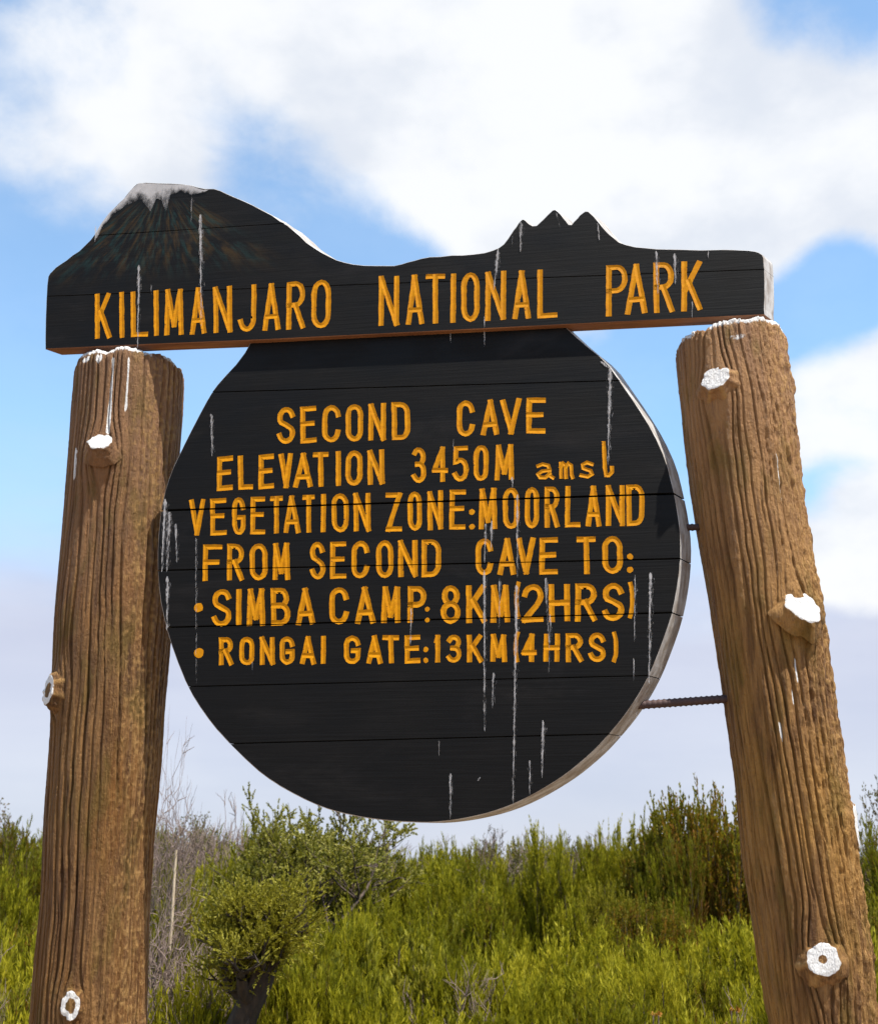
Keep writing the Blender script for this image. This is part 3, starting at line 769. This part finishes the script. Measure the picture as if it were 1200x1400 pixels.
OFF_L, OFF_R = .100, .072
zL = lambda y: float(loc(175, y, OFF_L - .13)[1]); zR = lambda y: float(loc(1030, y, OFF_R - .13)[1])
post([(106, 478), (106, 513), (101, 578), (94, 703), (87, 792), (83, 846), (78, 931), (74, 1007), (67.5, 1114), (62, 1221), (53, 1311), (46, 1400)],
     [(247, 478), (248, 524), (244, 585), (241, 621), (233, 760), (225, 924), (216, 1079), (209, 1150), (201, 1257), (198, 1400)],
     477, OFF_L, M['post_l'], 11,
     [(148, 620, -86, 36, .030, .028, 0, 3), (88, 948, -126, 6, .026, .022, 2, 5), (113, 1374, -82, 2, .021, .003, 2, 8)],
     [(R(-82), zL(484), zL(600), .0055), (R(-66), zL(484), zL(568), .0035), (R(-125), zL(600), zL(655), .005), (R(-98), zL(478), zL(500), .012), (R(-118), zL(478), zL(494), .018)],
     'brown log-like post with greyish top', R(-20), .22)
post([(918, 445), (918, 465), (921, 513), (932, 606), (940, 650), (951, 732), (966, 821), (977, 902), (988, 984), (1003, 1073), (1014, 1177), (1029, 1270), (1042, 1363), (1048, 1400)],
     [(1069, 440), (1074, 476), (1083, 531), (1096, 628), (1105, 699), (1116, 762), (1126, 821), (1135, 895), (1142, 939), (1152, 1010), (1161, 1103), (1174, 1177), (1187, 1252), (1198, 1345), (1203, 1400)],
     438, OFF_R, M['post_r'], 47,
     [(976, 530, -112, 16, .032, .012, 0, 13), (1092, 834, -64, 26, .041, .017, 0, 15), (1120, 1312, -91, 8, .032, .005, 1, 17), (1158, 1128, -14, 2, .045, .006, 0, 19)],
     [(R(-88), zR(452), zR(468), .03), (R(-76), zR(895), zR(940), .0026), (R(-83), zR(935), zR(970), .0026), (R(-62), zR(610), zR(690), .0018), (R(-100), zR(980), zR(1020), .0024)],
     'tan log-like post with flaking sunlit flank', R(-22), .8, .016)

# --- reinforcing bars between the round board and the post -------------------
def bar(p0, p1, off0, off1, r):
    a = loc(*p0, off0); b = loc(*p1, off1); A3 = np.array([a[0], off0, a[1]]); B3 = np.array([b[0], off1, b[1]])
    d = B3 - A3; L_ = np.linalg.norm(d); d /= L_; t1 = np.cross(d, [0, 1, 0]); t1 /= np.linalg.norm(t1); t2 = np.cross(d, t1)
    n = int(L_ / .004) + 2; V = []
    for i in range(n + 1):
        rr_ = r * (1.14 if i % 3 == 0 else .95)
        for k in range(10):
            q = 2 * math.pi * k / 10; V.append(A3 + d * L_ * i / n + rr_ * (math.cos(q) * t1 + math.sin(q) * t2))
    I = np.arange((n + 1) * 10).reshape(n + 1, 10); J = np.roll(I, -1, 1)
    Q = np.stack([I[:-1], J[:-1], J[1:], I[1:]], -1).reshape(-1, 4)
    new_obj('tie_bar', fast_mesh('tie_bar', np.array(V), Q, [M['rust']], smooth=True), sign)
bar((905, 722), (985, 720), .045, .05, 4.6 * PXM)
bar((850, 966), (1030, 953), .04, .05, 5.2 * PXM)

# ------------------------------------------------------------------ vegetation
class Plant:
    """collects stems (tubes) and leaves (small diamonds)"""
    def __init__(s, seed):
        s.rg = np.random.RandomState(seed); s.tv, s.tq, s.nt = [], [], 0; s.P, s.D, s.L, s.W, s.T = [], [], [], [], []
    def tube(s, pts, r0, r1, k=5):
        pts = np.asarray(pts, float); n = len(pts)
        tg = np.gradient(pts, axis=0); tg /= np.linalg.norm(tg, axis=1)[:, None] + 1e-9
        ov = pts[-1] - pts[0]; ref = np.eye(3)[np.argmin(np.abs(ov))][None, :]
        a = np.cross(tg, ref); a /= np.linalg.norm(a, axis=1)[:, None] + 1e-9; b = np.cross(tg, a)
        rr_ = np.linspace(r0, r1, n)[:, None, None]; q = np.arange(k) * 2 * np.pi / k
        V = pts[:, None, :] + rr_ * (np.cos(q)[None, :, None] * a[:, None, :] + np.sin(q)[None, :, None] * b[:, None, :])
        I = np.arange(n * k).reshape(n, k) + s.nt; J = np.roll(I, -1, 1)
        s.tv.append(V.reshape(-1, 3)); s.tq.append(np.stack([I[:-1], J[:-1], J[1:], I[1:]], -1).reshape(-1, 4)); s.nt += n * k
    def leaves(s, o, d, ln, n, leaf, spread=.7, tint=.5, tvar=.15, up=0.0, t0=0.0):
        """leaves along straight twigs: o, d (m,3), ln (m,), n leaves per twig"""
        m = len(o); rg = s.rg
        f = t0 + (1 - t0) * rg.rand(m, n, 1)
        P = o[:, None] + d[:, None] * ln[:, None, None] * f; P[..., 2] += up * (ln[:, None] * f[..., 0]) * f[..., 0]
        D = d[:, None] + spread * rg.randn(m, n, 3) * .6; D /= np.linalg.norm(D, axis=2)[..., None]
        W = np.cross(D, rg.randn(m, n, 3)); W /= np.linalg.norm(W, axis=2)[..., None] + 1e-9
        s.P.append(P.reshape(-1, 3)); s.D.append(D.reshape(-1, 3)); s.W.append(W.reshape(-1, 3) * leaf[1] * rg.uniform(.7, 1.3, (m * n, 1)))
        s.L.append(leaf[0] * rg.uniform(.6, 1.3, m * n))
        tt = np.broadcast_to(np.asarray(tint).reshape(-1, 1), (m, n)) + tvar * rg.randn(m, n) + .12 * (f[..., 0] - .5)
        s.T.append(tt.ravel())
    def stem_mesh(s, name, mat):
        return fast_mesh(name, np.vstack(s.tv), np.vstack(s.tq), [mat], smooth=True)
    def leaf_mesh(s, name, mat):
        P, D, W = np.vstack(s.P), np.vstack(s.D), np.vstack(s.W); L_ = np.concatenate(s.L)[:, None]; n = len(P)
        V = np.stack([P, P + D * L_ * .45 + W, P + D * L_, P + D * L_ * .45 - W], 1).reshape(-1, 3)
        Q = np.arange(4 * n).reshape(n, 4)
        return fast_mesh(name, V, Q, [mat], attrs={'tint': np.repeat(np.clip(np.concatenate(s.T), 0, 1), 4)})
def unit(v): return v / (np.linalg.norm(v, axis=-1, keepdims=True) + 1e-9)

def heather(seed, h, w, nst, nbr, nlf, leaf=(.046, .0040), low=.30, brl=(.10, .26), tint=.55, clump=8, cq=.115, hv=.66, bias=.8):
    """upright feathery shrub: many stems that rise and carry ascending side shoots"""
    p = Plant(seed); rg = p.rg
    ca = rg.rand(clump) * 2 * np.pi; cr = np.sqrt(rg.rand(clump)) * w * .36; ch = rg.uniform(hv, 1.0, clump); ct = .10 * rg.randn(clump)
    for i in range(nst):
        c = rg.randint(clump); a = rg.rand() * 2 * np.pi; q = math.sqrt(rg.rand()) * w * cq
        tx = np.array([cr[c] * math.cos(ca[c]) + q * math.cos(a), cr[c] * math.sin(ca[c]) + q * math.sin(a)])
        hh = h * ch[c] * rg.uniform(.80, 1.0) * (1 - .28 * (np.linalg.norm(tx) / (w / 2)) ** 2)
        b = tx * .28; k = 9; t = np.linspace(0, 1, k)[:, None]
        ctrl = np.array([tx[0] * .8, tx[1] * .8, hh * .40])
        P0 = np.array([b[0], b[1], -.05]); P2 = np.array([tx[0], tx[1], hh])
        pts = (1 - t) ** 2 * P0 + 2 * t * (1 - t) * ctrl + t * t * P2; pts += rg.randn(k, 3) * .010
        p.tube(pts, .009, .002, 4)
        f = low + (1 - low) * rg.rand(nbr) ** bias; f[0] = .97
        idx = f * (k - 1); i0 = np.minimum(idx.astype(int), k - 2); fr = (idx - i0)[:, None]
        o = pts[i0] * (1 - fr) + pts[i0 + 1] * fr; tg = unit(pts[i0 + 1] - pts[i0])
        d = unit(tg * 1.0 + .40 * rg.randn(nbr, 3) * [1, 1, .35] + [0, 0, .5]); d[0] = tg[0]
        ln = rg.uniform(*brl, nbr) * (1.25 - .6 * f) * (h / 1.4) ** .5
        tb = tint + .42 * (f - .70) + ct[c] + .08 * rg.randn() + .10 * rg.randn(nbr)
        p.leaves(o, d, ln, nlf, leaf, .33, tb, .10, up=.25)
    return p

def branchy(seed, h, w, levels, nb, r0, lean=(0, 0), leafy=0, leaf=(.03, .008), trunk=.3, sprig=.14, tint=.5, spread=.75, upb=.35, path=None, ns=4, rmin=.0024, lspread=.95):
    """branching shrub or small tree; twigs end in leafy sprigs when leafy > 0"""
    p = Plant(seed); rg = p.rg; tips_o, tips_d, tips_l = [], [], []
    def grow(o, d, ln, r, lv):
        k = 5 if lv > 0 else 7
        pts = [o]; dd = d.copy()
        for i in range(k):
            dd = unit(dd + rg.randn(3) * .13 + np.array([0, 0, .05])); pts.append(pts[-1] + dd * ln / k)
        if lv == 0 and path is not None: pts = [np.array(q, float) for q in path]; k = len(pts) - 1
        r1 = r * (.62 if lv < levels else .35); p.tube(pts, r, r1, 6 if lv < 2 else 4)
        if lv >= levels:
            tips_o.append(pts[1]); tips_d.append(unit(pts[-1] - pts[1])); tips_l.append(ln); return
        n = nb[lv] if lv < len(nb) else nb[-1]
        for i in range(n):
            f = (rg.uniform(.35, 1.0) if path is None or lv else rg.uniform(.86, 1.0)) if i else 1.0
            j = min(int(f * k), k); b = unit(dd * .8 + spread * rg.randn(3) * [1, 1, .6] + [0, 0, upb])
            grow(np.array(pts[j]), b, ln * (rg.uniform(.55, .82) if path is None else rg.uniform(.45, .95)), max(r1 * rg.uniform(.6, .9), rmin), lv + 1)
    grow(np.array([0, 0, -.08]), unit(np.array([lean[0], lean[1], 1.0])), h * trunk, r0, 0)
    o, d, l = np.array(tips_o), np.array(tips_d), np.array(tips_l)
    # fit to height and width
    allp = np.vstack(p.tv); sz = h / allp[:, 2].max(); sx = w / max(np.ptp(allp[:, 0]), np.ptp(allp[:, 1]))
    S = np.array([sx, sx, sz]) if path is None else np.ones(3); p.tv = [v * S for v in p.tv]; o = o * S; d = unit(d * S)
    if leafy:
        m = len(o)
        oo = np.repeat(o, ns, 0) + np.repeat(d, ns, 0) * (rg.rand(m * ns, 1) * np.repeat(l, ns)[:, None] * .8)
        d2 = unit(np.repeat(d, ns, 0) + .6 * rg.randn(m * ns, 3) + [0, 0, .25])
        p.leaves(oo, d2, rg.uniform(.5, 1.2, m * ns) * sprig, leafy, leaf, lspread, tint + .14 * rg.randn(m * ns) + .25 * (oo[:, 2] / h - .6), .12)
    return p

def make(name, p, leaf_mat, stem_mat, stem_name='stems', leaf_name='foliage'):
    """a prototype: empty + part meshes (unlinked until copied into place)"""
    parts = [(stem_name, p.stem_mesh(stem_name, stem_mat))]
    if p.P: parts.append((leaf_name, p.leaf_mesh(leaf_name, leaf_mat)))
    zmax = max(np.vstack(p.tv)[:, 2].max(), max((a[:, 2].max() for a in p.P), default=0))
    return dict(name=name, parts=parts, h=float(zmax))

prng = random.Random(21)
def plant(proto, px, ytop, d, label, cat, group=None, ws=1.0, rz=None, sink=0.0, fit=.96):
    """stand a copy on the ground d metres off in the direction of pixel column px, tall enough to reach row ytop"""
    r = ray(px, ytop); t = d / math.hypot(r[0], r[1]); x, y = r[0] * t, r[1] * t
    ztop = EYE[2] + r[2] * t; zg = float(ground_z(np.array(x), np.array(y))) - sink
    s = (ztop - zg) / (proto['h'] * fit)
    e = empty(proto['name'], (x, y, zg), prng.uniform(0, 6.28) if rz is None else rz); e.scale = (s * ws, s * ws, s)
    for nm, me in proto['parts']:
        o = bpy.data.objects.new(nm, me); COL.objects.link(o); o.parent = e
    return tag(e, label, cat, group)

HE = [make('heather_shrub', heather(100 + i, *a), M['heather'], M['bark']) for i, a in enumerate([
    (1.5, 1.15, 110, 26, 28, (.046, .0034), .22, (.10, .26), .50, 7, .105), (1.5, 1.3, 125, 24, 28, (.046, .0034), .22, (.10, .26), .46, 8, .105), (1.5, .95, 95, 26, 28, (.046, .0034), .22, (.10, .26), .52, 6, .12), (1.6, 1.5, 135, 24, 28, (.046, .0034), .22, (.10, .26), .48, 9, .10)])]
TALL = [make('heather_shrub', heather(140 + i, 1.8, .8 + .2 * i, 60 + 12 * i, 26, 20, (.036, .0045), .25, (.08, .20), .58, 7), M['heather'], M['bark']) for i in range(2)]
RUST = [make('rusty_heather_bush', heather(160, 2.0, 1.5, 230, 38, 15, (.030, .0065), .12, (.09, .18), .60, 14, .18, .92, .6), M['rusty_heather'], M['bark'])] * 2
LOWH = [make('heath_tuft', heather(180 + i, .9, 1.1, 150, 20, 28, (.036, .0026), .22, (.10, .24), .76, 12, .16, .8), M['heather'], M['bark']) for i in range(2)]
GOLD = make('golden_cushion_shrub', heather(190, .7, 1.2, 110, 18, 16, (.026, .007), .3, (.06, .14), .6, 9), M['gold'], M['bark'])
DEAD = [make('dead_twig_shrub', branchy(200 + i, 1.6, 1.3, 5, (6, 4, 3, 3, 3), .022, trunk=.30, spread=.62, upb=.32), M['dull'], M['twig'], 'trunk', 'foliage') for i in range(3)]
FINE = make('bare_branch_shrub', branchy(230, 2.6, 1.6, 5, (8, 4, 4, 3, 2), .026, trunk=.50, spread=.7, upb=.2, rmin=.0048), M['dull'], M['twig'], 'trunk')
DULL = [make('dull_leafy_shrub', branchy(240 + i, 2.0, 1.5, 4, (6, 5, 4, 3), .03, trunk=.3, leafy=9, leaf=(.030, .008), sprig=.12, tint=.45, spread=.7), M['dull'], M['bark'], 'trunk') for i in range(2)]
TREE = make('heather_tree', branchy(262, 2.2, 2.1, 4, (7, 5, 5, 4), .055, trunk=.32, leafy=34, leaf=(.020, .0058), sprig=.14, lspread=.6, tint=.58, spread=.85, upb=.22, ns=6), M['stoebe'], M['bark'], 'trunk', 'crown')
MOSS = make('leaning_mossy_tree', branchy(281, 1.45, 1.0, 4, (10, 5, 4, 3), .088, trunk=.165, leafy=30, leaf=(.016, .0036), sprig=.12, lspread=.55, tint=.88, spread=1.0, upb=.5, path=[(-.30, 0, -.05), (-.22, .02, .2), (-.13, 0, .42), (-.08, -.02, .6), (-.02, 0, .76), (.03, .02, .92), (.08, .01, 1.04), (.13, 0, 1.13), (.16, 0, 1.22)]), M['moss_leaf'], M['moss'], 'trunk', 'crown')

# distinct plants, each on the ground where its foot would be
plant(TREE, 442, 1064, 9.2, 'olive branching heather tree rising just behind the foot of the round board', 'tree', ws=1.05, rz=.6, fit=.92)
plant(MOSS, 326, 1200, 5.2, 'small tree with thick dark mossy leaning trunk beside the greyish-topped brown post', 'tree', ws=.95, rz=0.0)
plant(RUST[0], 966, 1086, 9.6, 'tall dense rusty-green heather bush beside the flaking tan post', 'shrub', ws=.92, rz=.3, fit=.93)
plant(FINE, 206, 978, 7.6, 'tall bare branch shrub spreading fine twigs behind the greyish-topped brown post', 'shrub', ws=.55, rz=1.0)
plant(DEAD[0], 245, 1185, 6.0, 'dense grey dead twig shrub beside the dark mossy leaning tree', 'shrub', ws=.78)
plant(DULL[1], 1206, 1062, 11.0, 'dark reddish-leaved shrub with ragged top beyond the flaking tan post', 'shrub', ws=.6)
plant(DULL[0], 8, 1104, 13.0, 'dull pinkish-leaved shrub on the open side of the brown post', 'shrub', ws=.8)
plant(DULL[1], 656, 1136, 13.5, 'small olive leafy shrub poking above the heather below the round board', 'shrub', ws=.55)
for x, y, d, k in ((285, 1090, 12.5, 1), (325, 1112, 14, 2), (540, 1146, 13.5, 2), (575, 1160, 15, 1), (700, 1140, 14, 1), (765, 1135, 15, 0), (230, 1130, 13, 2), (60, 1120, 15, 1), (150, 1140, 14, 0), (730, 1146, 13, 2)):
    plant(DEAD[k], x, y, d, 'bare pinkish-grey twig shrub on the skyline behind the green heather', 'shrub', 'bare twig shrubs on the skyline', ws=.85)
BACK = 'tall feathery green heather shrub on the skyline of the thicket'
for x, y, d, k, ws in ((345, 1135, 10.5, 1, .8), (300, 1172, 9.5, 0, .7), (250, 1170, 11, 2, .9), (600, 1166, 10.5, 1, .95), (560, 1178, 9.6, 0, .9), (640, 1172, 9.4, 3, .8), (690, 1160, 10.6, 2, .8), (722, 1132, 9.8, 0, .62), (760, 1146, 10.5, 2, .8), (800, 1150, 9.8, 1, .7),
                       (835, 1128, 10.4, 2, .6), (880, 1122, 10.2, 0, .75), (915, 1140, 9.0, 1, .6), (1190, 1128, 10, 1, .9), (1130, 1150, 10.5, 0, .9), (60, 1170, 10.5, 3, .8), (15, 1175, 9.5, 1, .8), (120, 1175, 10.5, 0, .9), (500, 1190, 10.5, 2, .9), (1060, 1140, 10.5, 2, .8), (200, 1180, 10, 1, .8)):
    pr = TALL[k % 2] if k in (0, 2) and ws < .7 else HE[k]
    plant(pr, x, y + prng.uniform(-5, 5), d, BACK, 'shrub', 'tall heather along the skyline', ws=ws)
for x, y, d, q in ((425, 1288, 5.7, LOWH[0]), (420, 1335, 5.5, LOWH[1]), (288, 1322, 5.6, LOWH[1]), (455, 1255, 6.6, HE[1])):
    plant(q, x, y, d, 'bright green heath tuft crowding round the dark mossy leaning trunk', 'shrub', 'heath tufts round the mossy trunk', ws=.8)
xb = -30                                                          # farther rows that close the skyline
while xb < 1240:
    if prng.random() < .3:
        plant(prng.choice((DULL[0], DULL[1], DEAD[1])), xb, (1152 if xb > 420 else 1128) + prng.uniform(-12, 12), prng.uniform(11.5, 14), 'distant dull brownish shrub breaking the skyline of the heather', 'shrub', 'dull brownish shrubs on the skyline', ws=prng.uniform(.6, .9))
    plant(HE[prng.randrange(4)], xb, (1158 if xb > 420 else 1140) + prng.uniform(-14, 12), prng.uniform(12.5, 17), 'distant feathery heather shrub closing the skyline behind the thicket', 'shrub', 'distant heather closing the skyline', ws=prng.uniform(.8, 1.1))
    xb += prng.uniform(22, 34)
plant(RUST[1], 830, 1205, 8.4, 'low rusty-green heather bush in front of the tall skyline heather', 'shrub', ws=.72)
plant(RUST[1], 1195, 1230, 8.0, 'rusty-green heather bush past the sunlit flank of the tan post', 'shrub', ws=.7)
MID = 'feathery yellow-green heather shrub in the middle of the thicket'
mid = [(222, 1238), (258, 1232), (20, 1235), (75, 1245), (215, 1300), (285, 1262), (470, 1262), (520, 1235), (570, 1240), (625, 1232), (680, 1222), (735, 1215), (785, 1222), (880, 1215), (925, 1235), (975, 1262), (1020, 1270), (1080, 1250), (1150, 1240), (130, 1250), (1195, 1290), (430, 1270)]
for i, (x, y) in enumerate(mid):
    if i % 3 == 2 and x not in (222, 258): continue
    if i % 5 == 3:
        plant(RUST[i % 2], x, y + 12, prng.uniform(7.4, 8.2), 'knee-high rust-tinged heather bush among the yellow-green heather', 'shrub', 'rust-tinged heather in the thicket', ws=prng.uniform(.75, .95)); continue
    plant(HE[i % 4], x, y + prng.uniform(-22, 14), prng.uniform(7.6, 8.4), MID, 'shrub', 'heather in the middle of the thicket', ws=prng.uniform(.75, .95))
NEAR = 'low bright green heath tuft at the front of the thicket'
for row, (d0, yy, stp) in enumerate(((6.9, 1288, 84), (6.0, 1335, 88), (5.4, 1378, 84))):
    x = -20 + row * 25
    while x < 1240:
        if not (195 < x < 300 and row < 2 or 290 < x < 400 and row > 0):
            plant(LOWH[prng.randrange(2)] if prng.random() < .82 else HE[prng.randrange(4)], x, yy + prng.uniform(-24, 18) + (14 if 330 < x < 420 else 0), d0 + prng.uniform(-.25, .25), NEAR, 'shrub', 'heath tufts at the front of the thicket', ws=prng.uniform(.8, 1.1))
        x += stp * prng.uniform(.85, 1.15)
for x, y, d in ((610, 1288, 6.5), (545, 1300, 6.3), (500, 1292, 6.6), (660, 1312, 6.0), (450, 1330, 5.8)):
    plant(GOLD, x, y, d, 'golden-green cushion shrub among the front heath tufts', 'shrub', 'golden cushion shrubs', ws=.9)

# a bleached dead stick, straw flowers and silver-leaved herbs
def stick():
    p = Plant(5); r = ray(243, 1160); t = 7.5 / math.hypot(r[0], r[1]); top = EYE + r * t
    k = 8; s_ = np.linspace(0, 1, k)[:, None]
    pts = np.array([-.02, .0, -.05]) * (1 - s_) + np.array([.0, 0, top[2]]) * s_ + np.concatenate([np.zeros((1, 3)), np.random.RandomState(2).randn(k - 1, 3) * .012])
    p.tube(pts, .017, .008, 7)
    o = new_obj('dead_stick', p.stem_mesh('dead_stick', M['pale_twig']), None, (top[0], top[1], 0))
    tag(o, 'pale bleached dead stick standing upright in the grey twig shrub', 'stick')
stick()
def straw_flower(seed):
    p = Plant(seed); rg = p.rg; heads = []
    for i in range(10):
        q = Plant(seed + 3 + i)
        a = rg.rand() * 6.28; rr_ = rg.rand() * .14; hh = rg.uniform(.62, .80)
        pts = np.array([[rr_ * .3 * math.cos(a), rr_ * .3 * math.sin(a), -.03], [rr_ * .7 * math.cos(a), rr_ * .7 * math.sin(a), hh * .6], [rr_ * math.cos(a), rr_ * math.sin(a), hh]])
        p.tube(pts, .004, .003, 4)
        o = np.repeat(pts[1:2] * .6 + pts[2:3] * .4, 5, 0); d = unit(rg.randn(5, 3) + [0, 0, .8])
        p.leaves(o - [0, 0, .1], d, np.full(5, .05), 8, (.05, .008), .6, .5, .2)
        q.leaves(np.repeat(pts[2:3], 6, 0), unit(rg.randn(6, 3) * [1, 1, .3] + [0, 0, .35]), np.full(6, .008), 6, (.013, .004), .5, rg.choice([.1, .45, .95]), .08)
        heads.append(('flower_head', q.leaf_mesh('flower_head', M['petal'])))
    return dict(name='straw_flower_plant', h=.82, parts=[('stems', p.stem_mesh('stems', M['twig'])), ('leaves', p.leaf_mesh('leaves', M['silver']))] + heads)
SF = straw_flower(310)
for x, y, d in ((225, 1262, 5.7), (275, 1290, 5.6), (620, 1318, 5.8), (1025, 1352, 5.2), (30, 1300, 5.8)):
    plant(DEAD[prng.randrange(3)], x, y, d, 'low grey dead twig tuft tangled in the front heath', 'shrub', 'dead twig tufts in the front heath', ws=prng.uniform(.6, .9))
for x, y, d in ((885, 1388, 5.3), (1000, 1382, 5.3)):
    plant(SF, x, y, d, 'straw flower plant with orange and white heads and silver leaves', 'plant', 'straw flowers by the tan post', ws=.8)

# ground cover between the shrubs
def cover():
    p = Plant(77); rg = p.rg; n = 5200
    y = rg.uniform(4.6, 17, n); x = rg.uniform(-1, 1, n) * (y * .55 + .8)
    o = np.stack([x, y, ground_z(x, y)], -1); d = unit(rg.randn(n, 3) * [.5, .5, .1] + [0, 0, 1])
    p.leaves(o, d, rg.uniform(.12, .42, n), 14, (.05, .006), .6, .5 + .15 * rg.randn(n), .12)
    ob = new_obj('heath_ground_cover', p.leaf_mesh('heath_ground_cover', M['heather'])); ob['kind'] = 'stuff'
    tag(ob, 'low green heath covering the ground between the shrubs', 'heath')
cover()
